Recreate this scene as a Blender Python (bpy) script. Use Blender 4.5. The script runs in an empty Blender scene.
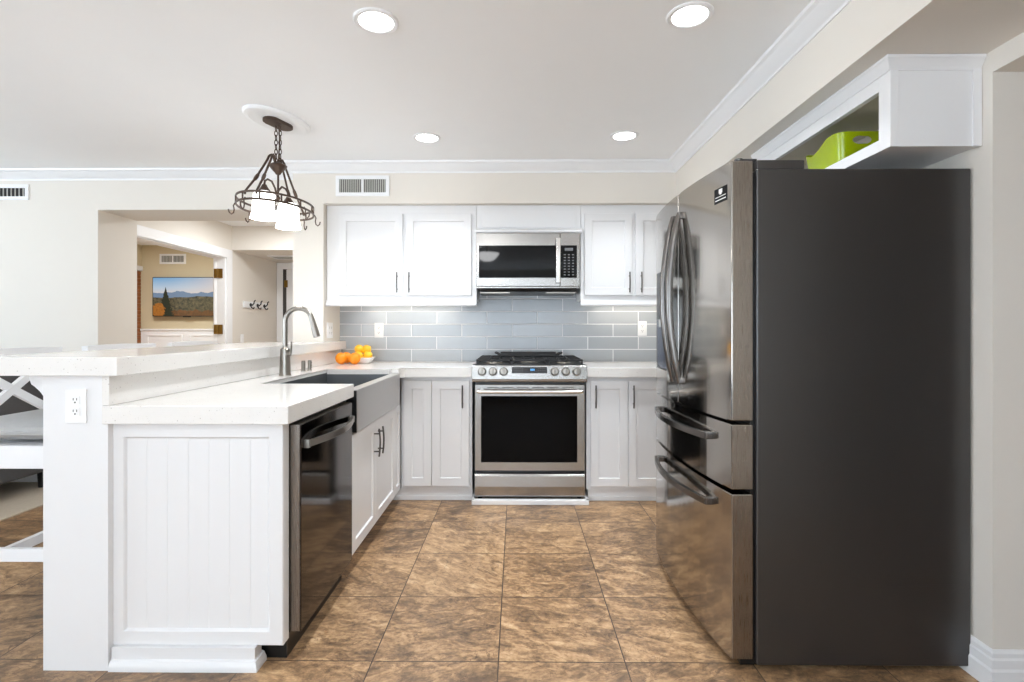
import bpy, bmesh, math, random
from mathutils import Vector, Matrix
random.seed(4)
S = bpy.context.scene
COL = S.collection
PI = math.pi

def lin(r, g, b):
    f = lambda c: (c/255)/12.92 if c/255 <= .04045 else ((c/255+.055)/1.055)**2.4
    return (f(r), f(g), f(b), 1.0)

# ------------------------------------------------------------------ camera
CAM_H = 1.19
cd = bpy.data.cameras.new('camera'); cam = bpy.data.objects.new('camera', cd); COL.objects.link(cam)
cam.location = (0, 0, CAM_H); cam.rotation_euler = (PI/2, 0, math.atan(4.5/525))
cd.sensor_width = 36; cd.lens = 525/1024*36; cd.shift_y = -12.5/1024; cd.clip_start = .02
S.camera = cam

# ------------------------------------------------------------------ view, world, fill lamps
vs = S.view_settings
S.display_settings.display_device = 'sRGB'
vs.view_transform = 'Standard'; vs.look = 'None'; vs.gamma = 1.0; vs.exposure = 0.2; vs.use_curve_mapping = False
S.cycles.use_denoising = True
S.cycles.max_bounces = 14; S.cycles.diffuse_bounces = 8; S.cycles.glossy_bounces = 6
S.cycles.sample_clamp_indirect = 6.0
w = bpy.data.worlds.new('daylight'); S.world = w; w.use_nodes = True
bg = w.node_tree.nodes['Background']; bg.inputs[0].default_value = (.75, .86, 1, 1); bg.inputs[1].default_value = 1.0

def area(name, loc, rot, sx, sy, power, col=(1, 1, 1), shape='RECTANGLE', spread=PI):
    l = bpy.data.lights.new(name, 'AREA'); l.shape = shape; l.size = sx; l.size_y = sy; l.energy = power; l.color = col; l.spread = spread
    o = bpy.data.objects.new(name, l); COL.objects.link(o); o.location = loc; o.rotation_euler = rot
    return o
# added fill lamps behind the camera and at left, tilted up to brighten the ceiling
area('fill_rear', (-1.2, -3.12, 1.2), (PI/2+.9, 0, 0), 4.4, 2.0, 138, (.80, .905, 1))
area('fill_left', (-6.36, .6, 1.3), (PI/2+.75, 0, -PI/2), 3.6, 1.6, 165, (.76, .885, 1))
LAMP = 6.6        # recessed lamps (W)
PEND = 3.0        # pendant bulbs (W)

# ------------------------------------------------------------------ node helpers
class NT:
    def __init__(s, name):
        s.m = bpy.data.materials.new(name); s.m.use_nodes = True
        s.t = s.m.node_tree; s.b = s.t.nodes['Principled BSDF']
    def n(s, typ, **kw):
        o = s.t.nodes.new(typ)
        for k, v in kw.items(): setattr(o, k, v)
        return o
    def l(s, a, b): s.t.links.new(a, b)
    def put(s, sock, v):
        if isinstance(v, bpy.types.NodeSocket): s.l(v, sock)
        elif v is not None: sock.default_value = v
    def math(s, op, a, b=None, c=None):
        o = s.n('ShaderNodeMath', operation=op)
        for i, v in enumerate((a, b, c)):
            if v is not None: s.put(o.inputs[i], v)
        return o.outputs[0]
    def mix(s, f, a, b, mode='MIX'):
        o = s.n('ShaderNodeMix', data_type='RGBA', blend_type=mode)
        s.put(o.inputs[0], f); s.put(o.inputs[6], a); s.put(o.inputs[7], b)
        return o.outputs[2]
    def noise(s, vec, scale, detail=4, rough=.5, dist=0.0, dim='3D'):
        o = s.n('ShaderNodeTexNoise', noise_dimensions=dim)
        if vec is not None: s.l(vec, o.inputs['Vector'])
        o.inputs['Scale'].default_value = scale; o.inputs['Detail'].default_value = detail
        o.inputs['Roughness'].default_value = rough; o.inputs['Distortion'].default_value = dist
        return o.outputs[0]
    def ramp(s, f, stops):
        o = s.n('ShaderNodeValToRGB'); e = o.color_ramp.elements
        while len(e) < len(stops): e.new(.5)
        for i, (p, c) in enumerate(stops): e[i].position = p; e[i].color = c
        s.put(o.inputs[0], f); return o.outputs[0]
    def obj(s): return s.n('ShaderNodeTexCoord').outputs['Object']
    def pos(s): return s.n('ShaderNodeNewGeometry').outputs['Position']
    def bump(s, h, strength=.2, dist=.002):
        o = s.n('ShaderNodeBump'); o.inputs['Strength'].default_value = strength; o.inputs['Distance'].default_value = dist
        s.put(o.inputs['Height'], h); s.l(o.outputs[0], s.b.inputs['Normal'])

def plain(name, col, rough=.5, metal=0.0, spec=.5, var=.03, scale=6, bump=0.0, bscale=300, coat=0.0, emit=None, es=0):
    t = NT(name); p = t.obj()
    nz = t.noise(p, scale, 3)
    dark = tuple(c*(1-var) for c in col[:3])+(1,); lite = tuple(min(1, c*(1+var)) for c in col[:3])+(1,)
    t.put(t.b.inputs['Base Color'], t.mix(nz, dark, lite))
    t.b.inputs['Roughness'].default_value = rough; t.b.inputs['Metallic'].default_value = metal
    t.b.inputs['Specular IOR Level'].default_value = spec; t.b.inputs['Coat Weight'].default_value = coat
    if emit: t.b.inputs['Emission Color'].default_value = emit; t.b.inputs['Emission Strength'].default_value = es
    if bump: t.bump(t.noise(p, bscale, 2), bump, .001)
    return t.m

def brushed(name, col, rough, stretch=(1, 1, 60), amt=.06):
    t = NT(name); p = t.obj(); mp = t.n('ShaderNodeMapping'); t.l(p, mp.inputs[0]); mp.inputs['Scale'].default_value = stretch
    nz = t.noise(mp.outputs[0], 14, 3)
    t.put(t.b.inputs['Base Color'], t.mix(nz, tuple(c*(1-amt) for c in col[:3])+(1,), tuple(min(1, c*(1+amt)) for c in col[:3])+(1,)))
    t.put(t.b.inputs['Roughness'], t.math('MULTIPLY_ADD', nz, .10, rough-.05))
    t.b.inputs['Metallic'].default_value = 1.0
    return t.m

M = {}
M['wall'] = plain('wall_paint', lin(225, 219, 210), .75, var=.012, bump=.12, bscale=260)
M['wall_tan'] = plain('tan_wall_paint', lin(205, 191, 160), .75, var=.015, bump=.1, bscale=260)
M['ceiling'] = plain('ceiling_paint', lin(246, 247, 248), .85, var=.01, bump=.25, bscale=120)
M['trim'] = plain('white_trim_paint', lin(236, 236, 237), .35, var=.008)
M['cab'] = plain('white_cabinet_lacquer', lin(230, 230, 231), .3, var=.008)
M['cab_in'] = plain('cabinet_inner_liner', lin(205, 198, 186), .5, var=.03)
M['plastic'] = plain('white_plastic', lin(240, 240, 240), .3, var=.005)
M['vent_blade'] = plain('vent_louvre_enamel', lin(205, 204, 198), .5)
M['duct'] = plain('grey_duct', lin(120, 119, 114), .7)
M['slot'] = plain('dark_slot', lin(70, 66, 62), .6)
M['steel'] = brushed('brushed_stainless', lin(166, 163, 159), .24, (60, 1, 1))
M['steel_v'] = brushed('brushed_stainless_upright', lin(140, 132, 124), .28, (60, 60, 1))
M['basin'] = plain('satin_basin_steel', lin(112, 115, 118), .42, .8, var=.03)
M['apron'] = brushed('satin_sink_steel', lin(200, 198, 196), .34, (1, 40, 1))
M['fridge'] = brushed('dark_stainless', lin(168, 163, 157), .11, (30, 30, 1), .02)
M['fridge_dark'] = plain('charcoal_side_paint', lin(42, 39, 38), .34, spec=.9, var=.03, bump=.05, bscale=600)
M['chrome'] = plain('polished_chrome', lin(225, 222, 218), .12, 1, var=.01)
M['nickel'] = plain('brushed_nickel', lin(154, 149, 142), .3, 1, var=.02)
M['handle_dark'] = plain('gunmetal_handle', lin(96, 92, 90), .3, .9, var=.03)
M['fr_handle'] = plain('fridge_handle_metal', lin(118, 114, 111), .25, 1, var=.02)
M['black'] = plain('black_enamel', lin(18, 18, 19), .3, var=.02)
M['iron'] = plain('cast_iron', lin(30, 30, 31), .55, var=.1, bump=.2, bscale=400)
M['glass_dark'] = plain('dark_oven_glass', lin(7, 7, 8), .04, spec=.2, var=.02)
M['oven_glass'] = plain('tinted_oven_glass', lin(4, 4, 5), .06, spec=.1, var=.02)
M['ink'] = plain('black_sticker_film', lin(20, 20, 21), .6, spec=.2)
M['black_ss'] = brushed('black_stainless', lin(74, 68, 64), .08, (1, 30, 1), .03)
M['bronze'] = plain('oil_rubbed_bronze', lin(86, 70, 60), .42, .6, var=.25, scale=60)
M['brass'] = plain('aged_brass', lin(128, 98, 46), .3, .9, var=.1)
M['fabric_grey'] = plain('grey_cushion_cloth', lin(176, 176, 175), .9, var=.06, scale=40, bump=.3, bscale=900)
M['sofa'] = plain('charcoal_sofa_cloth', lin(80, 80, 82), .9, var=.08, scale=40, bump=.3, bscale=700)
M['rug'] = plain('beige_rug_pile', lin(196, 184, 166), .95, var=.1, scale=50, bump=.5, bscale=500)
M['orange'] = plain('orange_peel', lin(250, 148, 14), .4, var=.06, scale=20, bump=.25, bscale=420)
M['lemon'] = plain('lemon_peel', lin(250, 190, 36), .4, var=.06, scale=25, bump=.25, bscale=420)
M['stem'] = plain('green_stem_end', lin(96, 92, 40), .6)
M['china'] = plain('white_china', lin(245, 244, 242), .15, var=.005)
M['lime'] = plain('lime_green_plastic', lin(158, 178, 0), .16, var=.04, coat=.3)
M['display'] = plain('blue_display_digits', lin(60, 120, 170), .3, emit=lin(90, 170, 230), es=.7)
M['grey_mark'] = plain('pale_printed_marks', lin(112, 112, 114), .4)
M['navy'] = plain('dispenser_recess', lin(48, 58, 82), .25, var=.03)
M['blind'] = plain('brown_woven_blind', lin(150, 92, 48), .7, var=.3, scale=30)
M['lens'] = plain('lamp_lens', (1, 1, 1, 1), .4, emit=(1, .98, .95, 1), es=14)
M['strip'] = plain('cabinet_light_lens', (1, 1, 1, 1), .4, emit=(1, .90, .76, 1), es=11)
M['shade'] = plain('glowing_opal_glass', (1, .99, .97, 1), .3, emit=(1, .98, .95, 1), es=3.2)
M['bowl'] = plain('alabaster_glass', (1, .97, .92, 1), .3, emit=(.97, .98, 1, 1), es=24)

def quartz():
    t = NT('white_quartz'); p = t.pos()
    base = t.mix(t.noise(p, 5, 4), lin(229, 226, 222), lin(238, 236, 233))
    v = t.n('ShaderNodeTexVoronoi'); t.l(p, v.inputs['Vector']); v.inputs['Scale'].default_value = 130
    sp = t.math('LESS_THAN', v.outputs['Distance'], .2)
    pick = t.math('GREATER_THAN', t.noise(p, 130, 0), .58)
    base = t.mix(t.math('MULTIPLY', t.math('MULTIPLY', sp, pick), .3), base, lin(176, 170, 164))
    v2 = t.n('ShaderNodeTexVoronoi'); t.l(p, v2.inputs['Vector']); v2.inputs['Scale'].default_value = 48
    base = t.mix(t.math('MULTIPLY', t.math('LESS_THAN', v2.outputs['Distance'], .10), .5), base, lin(150, 142, 136))
    t.put(t.b.inputs['Base Color'], base); t.b.inputs['Roughness'].default_value = .13
    return t.m
M['quartz'] = quartz()

def floor_tile():
    t = NT('slate_look_floor_tile'); p = t.pos(); T = .4515
    sx = t.n('ShaderNodeSeparateXYZ'); t.l(p, sx.inputs[0])
    u = t.math('DIVIDE', t.math('ADD', sx.outputs[0], .0645), T); v = t.math('DIVIDE', t.math('SUBTRACT', sx.outputs[1], 1.874), T)
    fu = t.math('FRACT', u); fv = t.math('FRACT', v)
    eu = t.math('MINIMUM', fu, t.math('SUBTRACT', 1, fu)); ev = t.math('MINIMUM', fv, t.math('SUBTRACT', 1, fv))
    e = t.math('MINIMUM', eu, ev)
    grout = t.math('LESS_THAN', e, .0052)
    cid = t.n('ShaderNodeCombineXYZ'); t.l(t.math('FLOOR', u), cid.inputs[0]); t.l(t.math('FLOOR', v), cid.inputs[1])
    wn = t.n('ShaderNodeTexWhiteNoise', noise_dimensions='3D'); t.l(cid.outputs[0], wn.inputs['Vector'])
    off = t.n('ShaderNodeVectorMath', operation='MULTIPLY_ADD'); t.l(wn.outputs['Color'], off.inputs[0]); off.inputs[1].default_value = (17, 13, 7); t.l(p, off.inputs[2])
    rot = t.n('ShaderNodeVectorRotate', rotation_type='Z_AXIS'); t.l(off.outputs[0], rot.inputs['Vector'])
    t.l(t.math('MULTIPLY', t.math('SUBTRACT', wn.outputs['Value'], .35), 1.3), rot.inputs['Angle'])
    mp = t.n('ShaderNodeMapping'); t.l(rot.outputs[0], mp.inputs[0]); mp.inputs['Scale'].default_value = (1, 1.9, 1)
    q = mp.outputs[0]
    big = t.noise(q, 3.6, 6, .6, 1.1); mid = t.noise(q, 11, 6, .65, 1.6); fine = t.noise(off.outputs[0], 60, 6, .75, .2); cloud = t.noise(off.outputs[0], 2.2, 2, .5)
    tone = t.math('ADD', t.math('ADD', t.math('MULTIPLY', big, .36), t.math('MULTIPLY', mid, .34)), t.math('ADD', t.math('MULTIPLY', fine, .22), t.math('MULTIPLY', cloud, .12)))
    tone = t.math('ADD', t.math('MULTIPLY', t.math('SUBTRACT', tone, .52), 1.2), .52)
    tone = t.math('ADD', tone, t.math('MULTIPLY', t.math('SUBTRACT', wn.outputs['Value'], .5), .05))
    col = t.ramp(tone, [(.34, lin(76, 60, 47)), (.44, lin(114, 90, 67)), (.51, lin(148, 117, 86)), (.58, lin(181, 146, 108)), (.70, lin(212, 184, 147))])
    ridge = t.math('ABSOLUTE', t.math('SUBTRACT', t.noise(q, 3.1, 5, .6, 1.4), .5))
    vein = t.math('LESS_THAN', ridge, .006)
    col = t.mix(t.math('MULTIPLY', vein, .45), col, lin(70, 50, 40))
    col = t.mix(grout, col, lin(78, 62, 50))
    t.put(t.b.inputs['Base Color'], col)
    t.put(t.b.inputs['Roughness'], t.math('ADD', t.math('MULTIPLY', fine, .3), .24))
    h = t.math('SUBTRACT', t.math('MULTIPLY', tone, .7), t.math('MULTIPLY', grout, .8))
    t.bump(h, .28, .004)
    return t.m
M['floor'] = floor_tile()

def splash():
    t = NT('grey_glass_wall_tile'); p = t.pos(); L, H = .405, .1015
    sx = t.n('ShaderNodeSeparateXYZ'); t.l(p, sx.inputs[0])
    v = t.math('DIVIDE', t.math('SUBTRACT', sx.outputs[2], .9215), H); row = t.math('FLOOR', v)
    par = t.math('MODULO', row, 2)
    u = t.math('ADD', t.math('DIVIDE', t.math('ADD', sx.outputs[0], .845), L), t.math('MULTIPLY', par, .5)); u = t.math('ADD', u, 20)
    fu = t.math('FRACT', u); fv = t.math('FRACT', v)
    eu = t.math('MULTIPLY', t.math('MINIMUM', fu, t.math('SUBTRACT', 1, fu)), L); ev = t.math('MULTIPLY', t.math('MINIMUM', fv, t.math('SUBTRACT', 1, fv)), H)
    e = t.math('MINIMUM', eu, ev); grout = t.math('LESS_THAN', e, .0032)
    cid = t.n('ShaderNodeCombineXYZ'); t.l(t.math('FLOOR', u), cid.inputs[0]); t.l(row, cid.inputs[2])
    wn = t.n('ShaderNodeTexWhiteNoise', noise_dimensions='3D'); t.l(cid.outputs[0], wn.inputs['Vector'])
    c = t.mix(wn.outputs['Value'], lin(165, 170, 175), lin(178, 182, 186))
    t.put(t.b.inputs['Base Color'], t.mix(grout, c, lin(232, 232, 232)))
    t.put(t.b.inputs['Roughness'], t.math('MULTIPLY_ADD', grout, .5, .16))
    t.bump(t.math('MINIMUM', e, .006), .6, .3)
    return t.m
M['splash'] = splash()

def tv_picture():
    t = NT('television_picture'); p = t.obj(); sx = t.n('ShaderNodeSeparateXYZ'); t.l(p, sx.inputs[0])
    x, z = sx.outputs[0], sx.outputs[2]            # panel spans x 0..0.98, z 0..0.55 (object space)
    xz = t.n('ShaderNodeCombineXYZ'); t.l(x, xz.inputs[0]); t.l(t.math('MULTIPLY', z, 1.0), xz.inputs[1])
    xx = t.n('ShaderNodeCombineXYZ'); t.l(x, xx.inputs[0])
    sky = t.ramp(t.math('DIVIDE', z, .55), [(.55, lin(226, 214, 206)), (.75, lin(186, 206, 224)), (1, lin(120, 172, 214))])
    sky = t.mix(t.math('MULTIPLY', t.math('POWER', t.math('DIVIDE', x, .98), 2), .7), sky, lin(238, 214, 200))
    ridge = t.math('MULTIPLY_ADD', t.noise(xx.outputs[0], 4, 4), .16, .26)
    c = t.mix(t.math('LESS_THAN', z, ridge), sky, lin(118, 140, 166))
    hill = t.math('MULTIPLY_ADD', t.noise(xx.outputs[0], 2.2, 5), .12, .21)
    land = t.mix(t.math('MULTIPLY_ADD', t.math('SUBTRACT', t.noise(xz.outputs[0], 24, 6, .7), .5), 2.4, .4), lin(30, 38, 32), lin(132, 118, 84))
    c = t.mix(t.math('LESS_THAN', z, hill), c, land)
    near = t.math('MULTIPLY_ADD', t.noise(xx.outputs[0], 9, 5), .16, .0)
    c = t.mix(t.math('LESS_THAN', z, near), c, t.mix(t.noise(xz.outputs[0], 22, 4), lin(40, 38, 24), lin(146, 92, 44)))
    tree = t.math('LESS_THAN', t.math('ABSOLUTE', t.math('SUBTRACT', x, .19)), t.math('MULTIPLY', t.math('SUBTRACT', .42, z), t.math('MULTIPLY_ADD', t.noise(xz.outputs[0], 40, 2), .3, .12)))
    c = t.mix(tree, c, lin(34, 44, 30))
    bush = t.math('LESS_THAN', t.math('ADD', t.math('POWER', t.math('SUBTRACT', x, .08), 2), t.math('POWER', t.math('SUBTRACT', z, .08), 2)), t.math('MULTIPLY_ADD', t.noise(xz.outputs[0], 25, 3), .02, .0))
    c = t.mix(bush, c, t.mix(t.noise(xz.outputs[0], 40, 3), lin(110, 64, 24), lin(206, 130, 50)))
    t.b.inputs['Base Color'].default_value = (.01, .01, .01, 1); t.b.inputs['Roughness'].default_value = .2
    t.l(c, t.b.inputs['Emission Color']); t.b.inputs['Emission Strength'].default_value = .75
    return t.m
M['tv'] = tv_picture()

def glass():
    t = NT('window_glass'); t.b.inputs['Transmission Weight'].default_value = 1; t.b.inputs['Roughness'].default_value = .02
    t.b.inputs['IOR'].default_value = 1.1; t.b.inputs['Base Color'].default_value = (.95, .98, 1, 1)
    return t.m
M['pane'] = glass()

# ------------------------------------------------------------------ mesh helpers
ORG = {}                                    # world origin of each thing (things are not rotated)
class MB:
    def __init__(s): s.bm = bmesh.new()
    def box(s, x0, x1, y0, y1, z0, z1, bev=0.0, seg=2):
        b = bmesh.new()
        x0, x1 = min(x0, x1), max(x0, x1); y0, y1 = min(y0, y1), max(y0, y1); z0, z1 = min(z0, z1), max(z0, z1)
        v = [b.verts.new((x, y, z)) for x in (x0, x1) for y in (y0, y1) for z in (z0, z1)]
        for f in ((0, 1, 3, 2), (4, 6, 7, 5), (0, 4, 5, 1), (2, 3, 7, 6), (0, 2, 6, 4), (1, 5, 7, 3)): b.faces.new([v[i] for i in f])
        if bev: bmesh.ops.bevel(b, geom=list(b.edges), offset=bev, segments=seg, affect='EDGES', profile=.5)
        return s.add(b)
    def add(s, b, mat=None):
        if mat is not None: bmesh.ops.transform(b, matrix=mat, verts=b.verts)
        bmesh.ops.recalc_face_normals(b, faces=b.faces)
        me = bpy.data.meshes.new('t'); b.to_mesh(me); b.free(); s.bm.from_mesh(me); bpy.data.meshes.remove(me); return s
    def prism(s, pts, lo, hi, axis='z', bev=0.0, seg=2):
        """polygon (2-D points) extruded along an axis; points are the two other axes in x,y,z order"""
        b = bmesh.new()
        def P(p, h): return {'z': (p[0], p[1], h), 'y': (p[0], h, p[1]), 'x': (h, p[0], p[1])}[axis]
        A = [b.verts.new(P(p, lo)) for p in pts]; B = [b.verts.new(P(p, hi)) for p in pts]; n = len(pts)
        b.faces.new(A); b.faces.new(B[::-1])
        for i in range(n): b.faces.new((A[i], A[(i+1) % n], B[(i+1) % n], B[i]))
        if bev: bmesh.ops.bevel(b, geom=list(b.edges), offset=bev, segments=seg, affect='EDGES', profile=.5)
        return s.add(b)
    def cyl(s, c, r, h, axis='z', n=24, r2=None, bev=0.0):
        b = bmesh.new()
        bmesh.ops.create_cone(b, cap_ends=True, segments=n, radius1=r, radius2=r if r2 is None else r2, depth=h)
        if bev:
            es = [e for e in b.edges if all(abs(abs(v.co.z)-h/2) < 1e-6 for v in e.verts)]
            bmesh.ops.bevel(b, geom=es, offset=bev, segments=2, affect='EDGES', profile=.5)
        R = {'z': Matrix(), 'x': Matrix.Rotation(PI/2, 4, 'Y'), 'y': Matrix.Rotation(PI/2, 4, 'X')}[axis]
        return s.add(b, Matrix.Translation(c) @ R)
    def sphere(s, c, r, sc=(1, 1, 1), n=20):
        b = bmesh.new(); bmesh.ops.create_uvsphere(b, u_segments=n, v_segments=n//2+2, radius=r)
        return s.add(b, Matrix.Translation(c) @ Matrix.Diagonal((*sc, 1)))
    def lathe(s, c, prof, n=28):
        """prof: (r, z) list, open or closed; spun about the vertical through c"""
        b = bmesh.new(); rings = []
        for r, z in prof:
            rings.append([b.verts.new((c[0]+r*math.cos(2*PI*i/n), c[1]+r*math.sin(2*PI*i/n), c[2]+z)) for i in range(n)] if r > 1e-5 else [b.verts.new((c[0], c[1], c[2]+z))])
        for A, B in zip(rings, rings[1:]):
            for i in range(n):
                j = (i+1) % n
                if len(A) == 1 and len(B) == 1: continue
                if len(A) == 1: b.faces.new((A[0], B[j], B[i]))
                elif len(B) == 1: b.faces.new((A[i], A[j], B[0]))
                else: b.faces.new((A[i], A[j], B[j], B[i]))
        return s.add(b)
    def tube(s, pts, r, n=10, closed=False, sq=None, rads=None, up=None):
        """sweep of a circle (radius r) or a rectangle sq=(side, side) along points"""
        pts = [Vector(p) for p in pts]; b = bmesh.new(); N = len(pts); rings = []
        T = []
        for i in range(N):
            a = pts[i-1] if (i or closed) else pts[i]; c = pts[(i+1) % N] if (i < N-1 or closed) else pts[i]
            T.append((c-a).normalized())
        u = Vector(up) if up else (Vector((0, 0, 1)) if abs(T[0].z) < .9 else Vector((1, 0, 0)))
        for i in range(N):
            u = (u-T[i]*u.dot(T[i])).normalized(); v = T[i].cross(u)
            k = rads[i] if rads else 1.0
            if sq: offs = [(-sq[0]/2, -sq[1]/2), (sq[0]/2, -sq[1]/2), (sq[0]/2, sq[1]/2), (-sq[0]/2, sq[1]/2)]
            else: offs = [(r*math.cos(2*PI*j/n), r*math.sin(2*PI*j/n)) for j in range(n)]
            rings.append([b.verts.new(pts[i]+u*a*k+v*c*k) for a, c in offs])
        m = len(rings[0])
        for i in range(N if closed else N-1):
            A, B = rings[i], rings[(i+1) % N]
            for j in range(m): b.faces.new((A[j], A[(j+1) % m], B[(j+1) % m], B[j]))
        if not closed: b.faces.new(rings[0][::-1]); b.faces.new(rings[-1])
        return s.add(b)
    def shaker(s, o, U, V, N, wd, ht, th=.02, fw=.055, rec=.009, sl=.004):
        """one recessed-panel door: o = lower corner on the outer face, U along, V up, N outward"""
        o, U, V, N = Vector(o), Vector(U), Vector(V), Vector(N); b = bmesh.new()
        def rect(i, d): return [b.verts.new(o+U*a+V*c-N*d) for a, c in ((i, i), (wd-i, i), (wd-i, ht-i), (i, ht-i))]
        R = [rect(0, th), rect(0, .002), rect(.002, 0), rect(fw, 0), rect(fw+sl*.5, .003), rect(fw+sl, rec)]
        b.faces.new(R[0]); b.faces.new(R[-1])
        for A, B in zip(R, R[1:]):
            for i in range(4): b.faces.new((A[i], A[(i+1) % 4], B[(i+1) % 4], B[i]))
        return s.add(b)
    def build(s, name, mat, parent=None, origin=None, ang=35):
        me = bpy.data.meshes.new(name)
        off = ORG.get(parent, Vector((0, 0, 0))) if parent is not None else Vector(origin or (0, 0, 0))
        bmesh.ops.translate(s.bm, vec=-off, verts=s.bm.verts); s.bm.to_mesh(me); s.bm.free()
        me.materials.append(M[mat] if isinstance(mat, str) else mat)
        me.polygons.foreach_set('use_smooth', [True]*len(me.polygons)); me.set_sharp_from_angle(angle=math.radians(ang))
        o = bpy.data.objects.new(name, me); COL.objects.link(o)
        wm = o.modifiers.new('weighted_normals', 'WEIGHTED_NORMAL'); wm.keep_sharp = True; wm.weight = 80
        if parent is not None: o.parent = parent; ORG[o] = off
        else: o.location = off; ORG[o] = off
        return o

def tag(o, label, cat, group=None):
    o['label'] = label; o['category'] = cat
    if group: o['group'] = group
    return o
def thing(name, loc, label, cat, group=None):
    o = bpy.data.objects.new(name, None); o.empty_display_size = .1; COL.objects.link(o); o.location = loc; ORG[o] = Vector(loc)
    return tag(o, label, cat, group)
def struct(name, mb, mat, parent=None):
    o = mb.build(name, mat, parent, ang=20)
    if parent is None: o['kind'] = 'structure'
    return o
def dup(root, loc, label):
    r = root.copy(); COL.objects.link(r); r.location = loc; r['label'] = label; ORG[r] = Vector(loc)
    for ch in root.children:
        c = ch.copy(); COL.objects.link(c); c.parent = r
        for g in ch.children: d = g.copy(); COL.objects.link(d); d.parent = c
    return r
def B(*a, **k): return MB().box(*a, **k)
def arc(n, f): return [f(i/(n-1)) for i in range(n)]

# ------------------------------------------------------------------ the setting
CE, SO, YS, YB, XR, XB, YL = 2.41, 2.112, 3.86, 4.23, 1.577, 1.17, 4.03
struct('floor', B(-6.6, 3.2, -3.4, 7.9, -.1, 0), 'floor')
struct('ceiling', B(-6.6, 3.2, -3.4, 7.9, CE, CE+.1), 'ceiling')
struct('wall_back', B(-1.65, 3.2, YB, YB+.12, 0, CE), 'wall')
struct('wall_backsplash', B(-1.423, XR-.001, YB-.01, YB-.0005, .86, 1.6), 'splash')
struct('wall_corner', B(-1.65, -1.424, YS, 4.447, 0, CE), 'wall')
struct('wall_soffit', MB().prism([(XB, -3.2), (XR, -3.2), (XR, YB), (-1.424, YB), (-1.424, YS), (XB, YS)], SO, CE-.001), 'wall')
struct('wall_right', MB().prism([(-3.3, 0), (.4, 0), (.4, 2.04), (1.752, 2.04), (1.752, 0), (YB, 0), (YB, CE), (-3.3, CE)], XR, XR+.26, 'x'), 'wall')
struct('wall_passage', B(3.0, 3.1, -3.3, YB, 0, CE), 'wall')
struct('wall_left', MB().prism([(-6.5, 0), (-3.234, 0), (-3.234, 2.107), (-1.65, 2.107), (-1.65, CE), (-6.5, CE)], YL, 4.447, 'y'), 'wall')
# living side beyond the bar: unseen walls here and behind the camera, windows added for the fill lamps
struct('wall_outer', MB().box(-6.6, -6.48, -3.3, -1.3, 0, CE).box(-6.6, -6.48, 2.5, 7.8, 0, CE).box(-6.6, -6.48, -1.3, 2.5, 0, .5).box(-6.6, -6.48, -1.3, 2.5, 2.2, CE), 'wall')
struct('wall_rear', MB().box(-6.6, -3.5, -3.36, -3.24, 0, CE).box(1.1, 3.1, -3.36, -3.24, 0, CE).box(-3.5, 1.1, -3.36, -3.24, 2.3, CE), 'wall')
def window(n, fr, pane):
    f = struct('window_%d' % n, fr, 'trim'); pane.build('pane', 'pane', f); return f
f = MB()
for y in (-1.3, -.07, 1.2, 2.44): f.box(-6.58, -6.5, y, y+.06, .5, 2.2)
f.box(-6.58, -6.5, -1.3, 2.5, .5, .56).box(-6.58, -6.5, -1.3, 2.5, 2.14, 2.2)
window(1, f, B(-6.545, -6.54, -1.25, 2.45, .55, 2.15))
f = MB()
for x in (-3.5, -2.38, -1.24, -.1, 1.02): f.box(x, x+.08, -3.34, -3.26, 0, 2.3)
f.box(-3.5, 1.1, -3.34, -3.26, 0, .09).box(-3.5, 1.1, -3.34, -3.26, 2.21, 2.3)
window(2, f, B(-3.45, 1.05, -3.302, -3.298, .08, 2.22))

# crown moulding: (distance from wall, height)
CP = [(0, CE-.076), (.006, CE-.076), (.008, CE-.064), (.016, CE-.058), (.03, CE-.05), (.046, CE-.036), (.056, CE-.022), (.062, CE-.018), (.07, CE-.015), (.074, CE-.001), (0, CE-.001)]
def run(path, prof):
    """profile (distance to the left of travel, height) swept along a horizontal path with mitred corners"""
    b = bmesh.new(); path = [Vector((*p, 0)) for p in path]; rings = []
    for i, p in enumerate(path):
        d0 = (p-path[i-1]).normalized() if i else (path[1]-p).normalized()
        d1 = (path[i+1]-p).normalized() if i < len(path)-1 else d0
        n0 = Vector((-d0.y, d0.x, 0)); n1 = Vector((-d1.y, d1.x, 0)); m = (n0+n1).normalized(); k = 1/max(.2, m.dot(n0))
        rings.append([b.verts.new(p+m*k*a+Vector((0, 0, z))) for a, z in prof])
    n = len(prof)
    for A, C in zip(rings, rings[1:]):
        for j in range(n): b.faces.new((A[j], A[(j+1) % n], C[(j+1) % n], C[j]))
    b.faces.new(rings[0]); b.faces.new(rings[-1][::-1])
    return MB().add(b)
struct('trim_crown', run([(XB, -3.2), (XB, YS), (-1.65, YS), (-1.65, YL), (-6.48, YL)], CP), 'trim')
BP = [(0, 0), (.018, 0), (.018, .062), (.014, .07), (.014, .098), (.010, .104), (.009, .118), (.004, .128), (0, .128)]
struct('baseboard_right', run([(XR+.26, 1.752), (XR, 1.752), (XR, 2.6)], BP), 'trim')
struct('baseboard_left', run([(-3.234, YL), (-6.48, YL)], BP), 'trim')

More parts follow.
